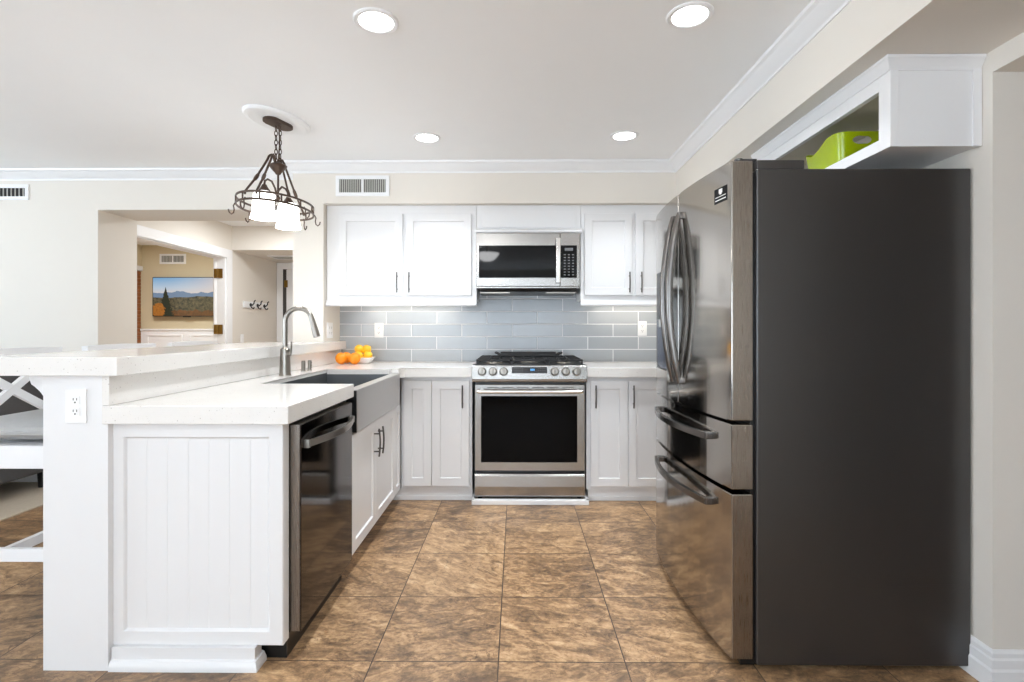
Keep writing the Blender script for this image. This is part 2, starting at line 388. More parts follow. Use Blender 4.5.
# hall and sitting room seen through the opening
HX = -3.39
struct('wall_hall', MB().prism([(4.448, 0), (4.60, 0), (4.60, 2.02), (6.09, 2.02), (6.09, 0), (7.4, 0), (7.4, CE), (4.448, CE)], HX-.12, HX, 'x'), 'wall')
struct('ceiling_hall', B(HX, -1.56, 6.227, 7.4, 2.125, CE-.002), 'wall')
struct('wall_hall_right', B(-1.56, -1.45, 4.448, 7.4, 0, CE), 'wall')
struct('wall_hall_end', B(HX-.12, -1.45, 7.4, 7.52, 0, CE), 'wall')
f = MB()
f.prism([(4.51, 0), (4.60, 0), (4.60, 2.02), (6.09, 2.02), (6.09, 0), (6.20, 0), (6.20, 2.115), (4.51, 2.115)], HX, HX+.022, 'x', bev=.004)
struct('trim_door_casing', f, 'trim')
f = MB().prism([(4.60, 0), (4.615, 0), (4.615, 2.005), (6.075, 2.005), (6.075, 0), (6.09, 0), (6.09, 2.02), (4.60, 2.02)], HX-.135, HX+.001, 'x')
struct('trim_door_jamb', f, 'trim')
# open panelled door, swung into the sitting room; its hinge edge faces the kitchen
dd = Vector((-.42, .907, 0)).normalized(); dn = Vector((dd.y, -dd.x, 0)); d0 = Vector((HX-.1, 6.072, .012))
f = MB().shaker(d0-dn*.02+dn*0, dd, (0, 0, 1), -dn, .76, 1.98, .036, .11, .008)
dr = struct('door_1', f, 'trim')
for z in (.25, 1.18, 1.83):
    g = MB()
    g.cyl((HX-.075, 6.062, z), .011, .11, n=12).box(HX-.125, HX-.025, 6.064, 6.0745, z-.055, z+.055)
    h = g.build('hinge', 'brass', dr); h['label'] = 'brass hinge'
struct('wall_sitting', B(-6.5, HX-.12, 7.65, 7.75, 0, CE), 'wall_tan')
struct('wall_sitting_left', MB().box(-5.6, -5.49, 4.448, 6.6, 0, CE).box(-5.6, -5.49, 6.6, 7.65, 2.1, CE).box(-5.6, -5.49, 6.6, 7.65, 0, .8), 'wall_tan')
struct('window_3', MB().box(-5.58, -5.47, 6.6, 7.64, 2.035, 2.1).box(-5.58, -5.47, 6.6, 7.64, .8, .86).box(-5.58, -5.47, 6.6, 6.67, .86, 2.035), 'trim')
bl = MB()
for k in range(22): bl.box(-5.52, -5.495, 6.69, 7.635, .88+k*.052, .88+k*.052+.048, .004)
tag(bl.build('window_blind', 'blind', origin=(-5.51, 7.16, 2.03)), 'brown woven blind in the window of the far sitting room', 'blind')
wn_ = MB().box(-5.49, HX-.13, 7.628, 7.65, 0, 1.16).box(-5.49, HX-.13, 7.61, 7.65, 1.16, 1.185, .004)
for x in (-5.40, -4.78, -4.16):
    for a, b_, c, d in ((x, x+.52, 1.08, 1.105), (x, x+.52, .25, .275), (x, x+.022, .275, 1.08), (x+.498, x+.52, .275, 1.08)): wn_.box(a, b_, 7.616, 7.63, c, d, .003)
struct('trim_wainscot', wn_, 'trim')
area('sitting_room_fill', (-4.5, 6.2, 2.38), (0, 0, 0), .5, .5, 36, (.93, .97, 1))  # unseen fill light added to brighten the sitting room
area('hall_fill', (-2.5, 5.5, 2.39), (0, 0, 0), .3, .3, 24, (.93, .97, 1))  # fill without a fixture, added to lift the hall walls
# hall end door, ajar
f = MB().prism([(-3.385, 0), (-3.30, 0), (-3.30, 2.03), (-2.4, 2.03), (-2.4, 0), (-2.31, 0), (-2.31, 2.115), (-3.385, 2.115)], 7.378, 7.401, 'y', bev=.004)
struct('trim_hall_casing', f, 'trim')
struct('trim_hall_recess', B(-3.30, -3.245, 7.392, 7.4, 0, 2.03), 'slot')
d2 = struct('door_2', MB().shaker((-3.245, 7.375, .01), (1, 0, 0), (0, 0, 1), (0, -1, 0), .84, 2.01, .02, .11, .008), 'trim')
for z in (.3, 1.16, 1.82):
    h = MB().cyl((-3.262, 7.372, z), .011, .1, n=12).box(-3.262, -3.225, 7.366, 7.374, z-.05, z+.05).build('hinge', 'brass', d2); h['label'] = 'brass hinge'

# half wall of the peninsula
struct('wall_peninsula', MB().prism([(-1.647, 0), (-1.4195, 0), (-1.4195, .857), (-1.4385, .857), (-1.4385, 1.026), (-1.647, 1.026)], 1.813, YS-.001, 'y'), 'cab')

# ------------------------------------------------------------------ worktops
ct = MB().prism([(-1.438, 1.806), (-.788, 1.806), (-.788, 2.54), (-1.25, 2.54), (-1.25, 3.442), (-.84, 3.442), (-.84, 3.4915), (-.785, 3.4915), (-.765, 3.573), (-.304, 3.573), (-.304, 4.219), (-1.423, 4.219), (-1.423, YS-.003), (-1.438, YS-.003)], .858, .922, bev=.004)
tag(ct.build('worktop', 'quartz', origin=(-1.1, 2.2, .858)), 'white speckled quartz worktop wrapping the corner and holding the sink', 'countertop')
ct = B(.478, XR-.002, 3.573, 4.219, .858, .922, .004)
tag(ct.build('worktop', 'quartz', origin=(1, 3.9, .858)), 'short white quartz worktop between stove and refrigerator', 'countertop')
ct = MB().prism([(-1.92, 1.79), (-1.372, 1.79), (-1.372, 4.219), (-1.4235, 4.219), (-1.4235, YS-.001), (-1.92, YS-.001)], 1.0265, 1.091, bev=.004)
tag(ct.build('breakfast_counter', 'quartz', origin=(-1.64, 2.8, 1.026)), 'raised white quartz breakfast bar top on the half wall', 'countertop')
ct = MB().prism([(-1.438, 1.808), (-1.412, 1.808), (-1.412, 4.219), (-1.423, 4.219), (-1.423, YS-.003), (-1.438, YS-.003)], .9225, 1.026, bev=.002)
tag(ct.build('quartz_riser', 'quartz', origin=(-1.41, 2.8, .922)), 'low white quartz upstand between sink worktop and raised bar', 'upstand')

# ------------------------------------------------------------------ pulls
def pull(mb, p0, p1, N, r=.005, stand=.028, bow=.006, inset=.18):
    p0, p1, N = Vector(p0), Vector(p1), Vector(N)
    pts = [p0.lerp(p1, i/8)+N*(stand+bow*math.sin(PI*i/8)) for i in range(9)]
    mb.tube(pts, r, 8)
    for k in (inset, 1-inset):
        q = p0.lerp(p1, k); mb.tube([q, q+N*(stand+bow*.5)], r*.8, 8)
    return mb

# ------------------------------------------------------------------ base cabinets
# end panel of the peninsula
ep = thing('end_panel', (-1.12, 1.86, 0), 'white beadboard end panel of the peninsula facing the room', 'panel')
f = MB()
o, wd, ht = Vector((-1.432, 1.836, .076)), .612, .781
b = bmesh.new()
def rr(i, d): return [b.verts.new(o+Vector((a, d, c))) for a, c in ((i, i), (wd-i, i), (wd-i, ht-i), (i, ht-i))]
R_ = [rr(0, .048), rr(0, .003), rr(.003, 0), rr(.048, 0), rr(.052, .004), rr(.056, .011)]
b.faces.new(R_[0])
for A_, C_ in zip(R_, R_[1:]):
    for i in range(4): b.faces.new((A_[i], A_[(i+1) % 4], C_[(i+1) % 4], C_[i]))
f.add(b); f.build('frame', 'cab', ep)
f = MB(); x = -1.378; k = 0; xe = -.874
pts = []
step = .0735
while x < xe-1e-4:
    x2 = min(x+step, xe); pts += [(x, 1.846), (x2-.004, 1.846), (x2-.002, 1.8473)]; x = x2
pts += [(xe, 1.87), (-1.378, 1.87)]
f.prism(pts, .13, .803)
f.build('beadboard', 'cab', ep, ang=20)
MB().box(-1.415, -.912, 1.822, 1.87, .0, .0755).build('kick_board', 'cab', ep)
run([(-.908, 1.88), (-.908, 1.816), (-1.415, 1.816)], [(-.008, 0), (.010, 0), (.010, .012), (.006, .022), (.001, .032), (-.008, .036)]).build('base_moulding', 'cab', ep)

def cabinet(name, loc, label): return thing(name, loc, label, 'cabinet', None)
# sink base
c = thing('sink_cabinet', (-1.1, 3.0, 0), 'white two-door base cabinet below the farmhouse sink', 'cabinet')
MB().box(-1.39, -.816, 2.495, 3.62, .085, .674).box(-1.39, -.87, 2.495, 3.62, 0, .085).build('carcass', 'cab', c)
for y0, y1, hy in ((2.538, 2.962, 2.925), (2.967, 3.428, 3.005)):
    d = MB().shaker((-.795, y0, .09), (0, 1, 0), (0, 0, 1), (1, 0, 0), y1-y0, .582).build('door', 'cab', c)
    pull(MB(), (-.795, hy, .475), (-.795, hy, .63), (1, 0, 0)).build('handle', 'handle_dark', d)
c = thing('corner_cabinet', (-.9, 3.53, 0), 'narrow white corner filler cabinet between sink cabinet and back run', 'cabinet')
MB().shaker((-.797, 3.436, .09), (0, 1, 0), (0, 0, 1), (1, 0, 0), .162, .58, .017, .045).build('door', 'cab', c)
# back run
def base_back(name, label, x0, x1, doors, kx):
    c = thing(name, ((x0+x1)/2, 3.9, 0), label, 'cabinet')
    MB().box(x0, x1, 3.621, 4.215, .082, .857).build('carcass', 'cab', c)
    MB().box(kx[0], kx[1], 3.64, 4.2, 0, .082).box(kx[0], kx[1], 3.632, 3.641, 0, .03, .003).build('kick_board', 'cab', c)
    for a, e, h in doors:
        d = MB().shaker((e if False else a, 3.600, .107), (1, 0, 0), (0, 0, 1), (0, -1, 0), e-a, .724).build('door', 'cab', c)
        if h: pull(MB(), (h, 3.6, .648), (h, 3.6, .803), (0, -1, 0)).build('handle', 'handle_dark', d)
base_back('base_cabinet', 'white base cabinet left of the stove with two tall doors', -.795, -.306, [(-.775, -.585, None), (-.581, -.325, -.369)], (-.87, -.306))
base_back('base_cabinet', 'white base cabinet right of the stove beside the refrigerator', .48, XR-.002, [(.508, .763, .541), (.767, 1.04, .798), (1.05, 1.5, None)], (.495, XR-.002))

# ------------------------------------------------------------------ wall cabinets
def upper(name, label, x0, x1, doors, z0=1.403):
    c = thing(name, ((x0+x1)/2, 4.1, z0), label, 'cabinet')
    MB().box(x0, x1, 3.921, 4.219, z0, SO-.002).build('carcass', 'cab', c)
    for a, e, h in doors:
        d = MB().shaker((a, 3.9, 1.437), (1, 0, 0), (0, 0, 1), (0, -1, 0), e-a, .608).build('door', 'cab', c)
        if h: pull(MB(), (h, 3.9, 1.456), (h, 3.9, 1.607), (0, -1, 0)).build('handle', 'handle_dark', d)
    p = [(3.935, 1.357), (3.898, 1.357), (3.893, 1.364), (3.893, 1.374), (3.903, 1.384), (3.907, 1.4025), (3.935, 1.4025)]
    MB().prism(p, x0, x1, 'x').build('light_rail', 'cab', c)
    return c
upper('wall_cabinet', 'white two-door wall cabinet above the fruit corner, left of the microwave', -1.4195, -.299, [(-1.328, -.848, -.885), (-.824, -.337, -.795)])
upper('wall_cabinet', 'white wall cabinet between the microwave and the refrigerator', .478, XR-.002, [(.505, .86, .835), (.884, 1.26, .922)])
c = thing('microwave_cabinet', (.09, 4.1, 1.9), 'plain white cabinet box filling the space above the microwave', 'cabinet')
MB().box(-.297, .476, 3.921, 4.219, 1.9, SO-.002).build('carcass', 'cab', c)
MB().box(-.262, .441, 3.914, 3.922, 1.945, 2.06, .002).build('panel', 'cab', c)
MB().prism([(3.93, 1.893), (3.842, 1.893), (3.838, 1.9), (3.838, 1.91), (3.86, 1.922), (3.9, 1.932), (3.93, 1.934)], -.30, .479, 'x').build('ledge_moulding', 'cab', c)
for nm, x0, x1, lab in (('left', -1.2, -.5, 'lit strip lamp under the wall cabinet left of the microwave'), ('right', .6, 1.2, 'lit strip lamp under the wall cabinet right of the microwave')):
    t = thing('cabinet_light', ((x0+x1)/2, 4.02, 1.40), lab, 'lamp', 'strip lamps under the wall cabinets')
    MB().box(x0, x1, 4.09, 4.14, 1.384, 1.402, .003).build('housing', 'plastic', t)
    MB().box(x0+.01, x1-.01, 4.094, 4.136, 1.3805, 1.385).build('lens', 'strip', t)

# ------------------------------------------------------------------ outlets, switches, vents
def outlet(loc, label, N=(0, -1, 0), U=(1, 0, 0), gangs=1, kind='duplex', group='white wall outlets'):
    t = thing('wall_outlet' if kind == 'duplex' else 'light_switch', loc, label, 'outlet' if kind == 'duplex' else 'switch')
    L, N, U = Vector(loc), Vector(N), Vector(U); wd = .073+.046*(gangs-1)
    def bx(mb, u, v, du, dv, n0, n1, bev=.0):
        a = L+U*(u-du/2)+N*n0+Vector((0, 0, v-dv/2)); e = L+U*(u+du/2)+N*n1+Vector((0, 0, v+dv/2))
        mb.box(a.x, e.x, a.y, e.y, a.z, e.z, bev)
    m = MB(); bx(m, 0, 0, wd, .118, 0, .006, .002); m.build('cover_plate', 'plastic', t)
    for g in range(gangs):
        u0 = (g-(gangs-1)/2)*.046
        if kind == 'duplex':
            for v0 in (-.02, .02):
                m = MB(); bx(m, u0, v0, .032, .028, .005, .008, .002); r = m.build('receptacle', 'plastic', t)
                m = MB(); bx(m, u0-.006, v0+.004, .0025, .008, .0078, .0084); bx(m, u0+.006, v0+.004, .0025, .008, .0078, .0084); bx(m, u0, v0-.007, .005, .005, .0078, .0084)
                q = m.build('slots', 'slot', r); q['label'] = 'dark plug slots'
        else:
            m = MB(); bx(m, u0, 0, .03, .062, .005, .009, .002); m.build('rocker', 'plastic', t)
    return t
outlet((-1.529, 1.813, .921), 'white double outlet on the end of the peninsula half wall')
outlet((-1.107, YB-.01, 1.176), 'white outlet on the grey tile beside the fruit dish')
outlet((1.008, YB-.01, 1.19), 'white outlet on the grey tile between stove and refrigerator')
outlet((-1.424, 3.985, 1.176), 'two-gang white outlet on the painted wall end above the bar', (1, 0, 0), (0, -1, 0), 2)
outlet((HX, 6.45, 1.06), 'white light switch on the hall wall below the coat hooks', (1, 0, 0), (0, -1, 0), 1, 'switch')

def vent(name, loc, wd, ht, label, dark, axis='y', blades=16):
    """louvred register on a wall facing -y (or on a ceiling facing down)"""
    t = thing(name, loc, label, 'vent')
    x, y, z = loc; b_ = .026
    def bx(mb, u0, u1, v0, v1, n0, n1, bev=0):
        if axis == 'y': mb.box(x+u0, x+u1, y-n1, y-n0, z+v0, z+v1, bev)
        else: mb.box(x+u0, x+u1, y+v0, y+v1, z-n1, z-n0, bev)
    m = MB(); b = bmesh.new()
    def rc(i_, n_):
        q_ = [(-wd/2+i_, -ht/2+i_), (wd/2-i_, -ht/2+i_), (wd/2-i_, ht/2-i_), (-wd/2+i_, ht/2-i_)]
        return [b.verts.new((x+u_, y-n_, z+v_) if axis == 'y' else (x+u_, y+v_, z-n_)) for u_, v_ in q_]
    L_ = [rc(0, 0), rc(0, .010), rc(.003, .012), rc(b_-.003, .012), rc(b_, .010), rc(b_, .001)]
    for A_, C_ in zip(L_, L_[1:]):
        for k_ in range(4): b.faces.new((A_[k_], A_[(k_+1) % 4], C_[(k_+1) % 4], C_[k_]))
    m.add(b)
    if blades > 8: bx(m, -.008, .008, -ht/2+b_, ht/2-b_, .001, .011)
    m.build('frame', 'trim', t)
    m = MB(); bx(m, -wd/2+.01, wd/2-.01, -ht/2+.01, ht/2-.01, .0005, .002); q = m.build('duct_opening', dark, t); q['label'] = 'dark duct behind the louvres'
    m = MB()
    for i in range(blades):
        u = -wd/2+b_+(wd-2*b_)*(i+.5)/blades
        bx(m, u-.002, u+.002, -ht/2+b_*.8, ht/2-b_*.8, .002, .009)
    m.build('louvres', 'vent_blade', t)
vent('air_vent', (-1.133, YS, 2.24), .395, .15, 'white two-section air vent on the soffit above the wall cabinet', 'duct', blades=22)
vent('air_vent', (-3.92, YL, 2.243), .30, .118, 'white air vent high on the left wall under the crown moulding', 'black', blades=8)
vent('air_vent', (-5.033, 7.65, 2.208), .385, .147, 'white air vent above the television in the far room', 'duct')
vent('ceiling_grille', (-2.75, 6.85, 2.125), .9, .3, 'pale return-air grille in the lowered hall ceiling', 'duct', axis='z', blades=40)

# ------------------------------------------------------------------ recessed lamps
for x, y, lab in ((-.557, 2.078, 'recessed ceiling lamp nearest the front, above the peninsula aisle'), (.675, 2.05, 'recessed ceiling lamp nearest the refrigerator'),
                  (-.572, 3.349, 'small-looking recessed lamp near the soffit, above the sink corner'), (.682, 3.325, 'recessed lamp near the soffit, above the right worktop')):
    t = thing('recessed_light', (x, y, CE), lab, 'lamp', 'recessed ceiling lamps')
    MB().lathe((x, y, CE), [(.089, 0), (.089, -.004), (.083, -.008), (.069, -.006), (.067, -.002), (.067, 0)], 40).build('trim_ring', 'trim', t)
    MB().lathe((x, y, CE), [(.0675, -.001), (.06, -.0035), (0, -.005)], 40).build('lens', 'lens', t)
    area('recessed_beam', (x, y, CE-.012), (0, 0, 0), .12, .12, LAMP, (.90, .955, 1), 'DISK', 1.9)

# ------------------------------------------------------------------ sink, tap, fruit
t = thing('farmhouse_sink', (-1.02, 3.0, .68), 'large brushed steel apron-front sink set into the quartz worktop', 'sink')
MB().box(-.83, -.775, 2.546, 3.488, .683, .893, .005, 3).build('apron', 'apron', t)
MB().box(-.828, -.777, 2.5435, 2.5462, .684, .888).build('side_reflection', 'black', t)  # black plate painting the dishwasher's dark reflection on the apron side
m = MB()
for a in ((-1.2495, -1.2445, 2.541, 3.439, .69, .900), (-1.2445, -.83, 2.541, 2.5455, .69, .89), (-1.2445, -.83, 3.4345, 3.439, .69, .89), (-1.2495, -.83, 2.541, 3.439, .683, .692), (-.838, -.83, 2.5455, 3.4345, .69, .889)): m.box(*a)
m.build('basin', 'basin', t)
MB().lathe((-1.1, 3.0, .6925), [(0, .001), (.035, .001), (.042, .003), (.045, 0)], 24).build('drain', 'chrome', t)
t = thing('kitchen_faucet', (-1.325, 2.995, .922), 'tall brushed nickel gooseneck tap behind the steel sink', 'faucet')
X0, Y0 = -1.325, 2.995
MB().lathe((X0, Y0, .922), [(0, 0), (.034, 0), (.034, .006), (.031, .012), (.026, .13), (.026, .15), (.017, .16), (0, .16)], 28).build('body', 'nickel', t)
pts = [(X0, Y0, 1.07), (X0, Y0, 1.15), (X0, Y0, 1.228)] + [(X0+.078-.078*math.cos(a), Y0, 1.228+.078*math.sin(a)) for a in [PI*i/14 for i in range(1, 13)]]
MB().tube(pts, .0138, 14).build('neck', 'nickel', t)
h0 = Vector(pts[-1]); hd = Vector((.28, 0, -.96)).normalized()
MB().tube([h0-hd*.008, h0+hd*.02, h0+hd*.035, h0+hd*.11, h0+hd*.125], .016, 16, rads=[.85, .95, 1.0, 1.22, 1.18]).build('spray_head', 'nickel', t)
m = MB().cyl((X0+.022, Y0-.01, 1.045), .0135, .03, 'x', 16, bev=.003).tube([(X0+.036, Y0-.01, 1.047), (X0+.041, Y0-.012, 1.075), (X0+.043, Y0-.014, 1.115)], .0055, 10, rads=[1.2, 1, .8])
m.build('lever', 'nickel', t)
for y, lab in ((3.29, 'short brushed nickel cap nearer the tap on the sink deck'), (3.335, 'short slotted nickel air gap beside its twin on the sink deck')):
    t = thing('air_gap', (-1.34 if y < 3.3 else -1.318, y, .922), lab, 'sink fitting'); x = -1.34 if y < 3.3 else -1.318
    MB().lathe((x, y, .922), [(0, 0), (.016, 0), (.016, .004), (.0125, .007), (.0125, .058), (.0105, .066), (0, .067)], 20).build('cap', 'nickel', t)
    if y > 3.3:
        m = MB()
        for k in range(4): m.box(x+.0105, x+.0132, y-.006, y+.006, .942+k*.010, .945+k*.010)
        q = m.build('slots', 'slot', t); q['label'] = 'dark slots'

def fruit(name, loc, r, mat, label, cat, sc, group):
    t = thing(name, (loc[0], loc[1], loc[2]), label, cat, group); c = Vector(loc)
    b = bmesh.new(); bmesh.ops.create_uvsphere(b, u_segments=28, v_segments=18, radius=r)
    for v in b.verts:
        u = v.co.z/r
        if name == 'orange': v.co *= 1-.05*max(0, abs(u)-.8)/.2
        else:
            k = max(0, abs(u)-.72)/.28; v.co.x *= 1-.25*k; v.co.y *= 1-.25*k; v.co.z *= 1+.14*k*k
    MB().add(b, Matrix.Translation(c) @ Matrix.Rotation(sc[0], 4, 'Y') @ Matrix.Rotation(sc[1], 4, 'X')).build('peel', mat, t)
    tip = Matrix.Rotation(sc[0], 4, 'Y') @ Matrix.Rotation(sc[1], 4, 'X') @ Vector((0, 0, r*(.955 if name == 'orange' else 1.13)))
    MB().sphere(c+tip, r*.09, (1, 1, .6), 8).build('stem_end', 'stem', t)
CT = .922
fruit('orange', (-1.318, 3.94, CT+.044), .044, 'orange', 'orange at the left front of the fruit group', 'orange', (.5, .3), 'oranges on the worktop')
fruit('orange', (-1.214, 3.925, CT+.044), .044, 'orange', 'orange at the right front, against the white dish', 'orange', (-.4, .5), 'oranges on the worktop')
fruit('orange', (-1.31, 4.034, CT+.0435), .0435, 'orange', 'orange half hidden behind the two front oranges', 'orange', (.2, -.3), 'oranges on the worktop')
t = thing('fruit_dish', (-1.185, 4.06, CT), 'small square white dish holding the lemons', 'dish')
b = bmesh.new(); rings = []
for hw, z in ((.05, 0), (.055, .004), (.072, .030), (.088, .044), (.086, .046), (.070, .033), (.052, .009), (.048, .007)):
    rings.append([b.verts.new((-1.185+.92*hw*(math.copysign(abs(math.cos(a))**.35, math.cos(a))), 4.06+hw*(math.copysign(abs(math.sin(a))**.35, math.sin(a))), CT+z)) for a in [2*PI*i/40 for i in range(40)]])
b.faces.new(rings[0]); b.faces.new(rings[-1])
for A_, C_ in zip(rings, rings[1:]):
    for i in range(40): b.faces.new((A_[i], A_[(i+1) % 40], C_[(i+1) % 40], C_[i]))
MB().add(b).build('bowl', 'china', t, ang=60)
for p, r_, lab in (((-1.217, 4.03, CT+.056), (1.4, .2), 'lemon low in the front of the white dish'), ((-1.148, 4.045, CT+.059), (1.5, .5), 'lemon at the right rim of the white dish'),
                   ((-1.223, 4.07, CT+.106), (1.2, .4), 'upper lemon on the left of the heap'), ((-1.167, 4.075, CT+.104), (.9, -.5), 'upper lemon on the right of the heap')):
    fruit('lemon', p, .036, 'lemon', lab, 'lemon', r_, 'lemons in the white dish')

# ------------------------------------------------------------------ dishwasher
t = thing('dishwasher', (-1.1, 2.19, 0), 'dark stainless built-in dishwasher between end panel and sink cabinet', 'dishwasher')
MB().box(-1.38, -.83, 1.891, 2.483, .0, .08).box(-1.38, -.826, 1.891, 2.483, .09, .852).build('tub_casing', 'black', t)
MB().box(-.825, -.7845, 1.893, 2.481, .093, .842, .003).build('door', 'steel_v', t)
d = t.children[-1]
f = MB().box(-.7842, -.779, 1.8935, 2.4805, .094, .841, .002).build('front_panel', 'black_ss', d); f['label'] = 'dark mirror-like front'
hp = [(-.775-.0-(-.05)*math.sin(PI*i/16)**.8*1.0 if False else -.768+.042*math.sin(PI*i/16), 1.925+.53*i/16, .766) for i in range(17)]
m = MB().tube(hp, 0, sq=(.024, .011), up=(0, 0, 1)).box(-.782, -.76, 1.919, 1.935, .751, .781, .002).box(-.782, -.76, 2.445, 2.461, .751, .781, .002)
h = m.build('handle', 'nickel', t); h['label'] = 'bowed polished handle'

# ------------------------------------------------------------------ stove
RX0, RX1, RC = -.287, .466, .0895
t = thing('gas_range', (RC, 3.85, 0), 'stainless slide-in gas stove with black oven window and six knobs', 'stove')
MB().box(RX0, RX1, 3.60, 4.19, .04, .925).build('body', 'black', t)
MB().prism([(3.62, .826), (3.552, .826), (3.542, .834), (3.540, .85), (3.552, .936), (3.558, .941), (3.66, .943), (3.66, .93)], -.300, .4775, 'x', bev=.001).build('control_panel', 'steel', t)
cp = t.children[-1]
MB().prism([(3.546, .888), (3.5385, .8885), (3.5465, .9295), (3.556, .929)], -.031, .207, 'x').build('display_panel', 'black', cp)
m = MB()
for i, x in enumerate((.098, .108, .118)): m.prism([(3.543, .905), (3.5405, .9055), (3.543, .918), (3.546, .9175)], x-.004, x+.004, 'x')
q = m.build('display_digits', 'display', cp); q['label'] = 'lit blue digits'
for xs in ([-.015+.014*i for i in range(5)], [.15+.014*i for i in range(4)]):
    m = MB()
    for x in xs:
        for z in (.896, .908, .92): m.prism([(3.5405+(z-.896)*.195, z-.0012), (3.5385+(z-.896)*.195, z-.001), (3.5387+(z-.896)*.195, z+.001), (3.541+(z-.896)*.195, z+.0012)], x-.003, x+.003, 'x')
    q = m.build('touch_keys', 'grey_mark', cp); q['label'] = 'small pale control marks'
for x in (-.232, -.159, -.086, .257, .331, .405):
    b = bmesh.new(); prof = [(0, 0), (.029, 0), (.029, .008), (.0255, .012), (.0235, .034), (.021, .038), (0, .039)]
    k = MB().lathe((0, 0, 0), prof, 28); bmesh.ops.transform(k.bm, matrix=Matrix.Translation((x, 3.5455, .898)) @ Matrix.Rotation(PI/2-.15, 4, 'X'), verts=k.bm.verts)
    kn = k.build('knob', 'nickel', t)
    g = MB().box(x-.005, x+.005, 3.500, 3.512, .885, .925, .003); g.build('grip_ridge', 'nickel', kn)
m = MB()
b = bmesh.new()
def fr_(a0, a1, c0, c1, y): return [b.verts.new(v) for v in ((a0, y, c0), (a1, y, c0), (a1, y, c1), (a0, y, c1))]
R_ = [fr_(-.283, .463, .224, .81, 3.60), fr_(-.283, .463, .224, .81, 3.563), fr_(-.280, .460, .227, .807, 3.56), fr_(-.241, .412, .282, .732, 3.56), fr_(-.239, .410, .284, .730, 3.566)]
b.faces.new(R_[0])
for A_, C_ in zip(R_, R_[1:]):
    for i in range(4): b.faces.new((A_[i], A_[(i+1) % 4], C_[(i+1) % 4], C_[i]))
dr_ = MB().add(b).build('oven_door', 'steel', t)
q = B(-.2395, .4105, 3.5645, 3.572, .2835, .7305).build('oven_window', 'oven_glass', dr_); q['label'] = 'black oven glass'
m = MB().tube([(-.262, 3.508, .768), (-.255, 3.505, .768), (.434, 3.505, .768), (.441, 3.508, .768)], .0135, 16)
for x in (-.235, .414): m.box(x-.012, x+.012, 3.508, 3.562, .757, .779, .003)
m.build('door_handle', 'chrome', dr_)
m = MB()
for i in range(6): m.box(-.20+i*.102, -.12+i*.102, 3.5592, 3.5605, .788, .793)
q = m.build('vent_slots', 'slot', dr_); q['label'] = 'dark vent slots'
MB().prism([(3.60, .045), (3.568, .045), (3.556, .06), (3.551, .12), (3.556, .19), (3.564, .203), (3.60, .203)], -.283, .463, 'x', bev=.001).build('storage_drawer', 'steel', t)
for x in (-.25, .43): MB().cyl((x, 3.60, .036), .016, .012).build('foot', 'black', t)
MB().box(RX0, RX1, 3.575, 4.18, .926, .946, .004).build('cooktop', 'black', t)
for k, (a, e) in enumerate(((-.276, -.034), (-.030, .209), (.213, .455))):
    m = MB(); zt = .978
    for x in (a+.006, e-.006): m.box(x-.006, x+.006, 3.60, 4.15, zt-.014, zt, .003)
    for y in (3.606, 3.87, 4.144): m.box(a, e, y-.006, y+.006, zt-.014, zt, .003)
    for x in (a+.085, e-.085): m.box(x-.005, x+.005, 3.61, 3.72, zt-.012, zt, .002).box(x-.005, x+.005, 3.8, 3.95, zt-.012, zt, .002).box(x-.005, x+.005, 4.04, 4.14, zt-.012, zt, .002)
    for y in (3.74, 4.0): m.box(a, a+.07, y-.005, y+.005, zt-.012, zt, .002).box(e-.07, e, y-.005, y+.005, zt-.012, zt, .002)
    for x in (a+.006, e-.006):
        for y in (3.606, 3.87, 4.144): m.box(x-.006, x+.006, y-.007, y+.007, .945, zt-.01)
    m.build('grate', 'iron', t)
for x, y, r in ((-.155, 3.73, .045), (-.155, 4.02, .035), (.09, 3.87, .05), (.334, 3.73, .035), (.334, 4.02, .045)):
    bu = MB().lathe((x, y, .946), [(0, .010), (r+.012, .010), (r+.016, 0)], 28).build('burner', 'nickel', t)
    q = MB().lathe((x, y, .956), [(r, 0), (r, .007), (r-.006, .010), (0, .010)], 28).build('burner_cap', 'iron', bu); q['label'] = 'black burner cap'
t.children[0].name = 'range_body'
MB().box(-.303, -.287, 3.535, 4.19, 0, .034, .004).box(.469, .489, 3.535, 4.19, 0, .034, .004).box(-.303, .489, 3.533, 3.575, 0, .034, .006).build('base_trim', 'trim', t)
q = t.children[-1]; q['label'] = 'white trim strip on the floor'
g = thing('griddle', (.092, 4.03, .978), 'black iron griddle with upturned ends across the rear grates', 'griddle')
MB().box(-.125, .309, 3.93, 4.13, .979, .993, .004).box(-.125, .309, 4.122, 4.13, .99, 1.008, .003).box(-.125, .309, 3.93, 3.938, .99, 1.002, .003).build('plate', 'iron', g)
for s, x in ((-1, -.125), (1, .309)):
    MB().tube([(x-s*.006, 3.98, .986), (x+s*.02, 3.98, 1.0), (x+s*.034, 3.985, 1.006), (x+s*.034, 4.075, 1.006), (x+s*.02, 4.08, 1.0), (x-s*.006, 4.08, .986)], .007, 8).build('handle', 'iron', g)

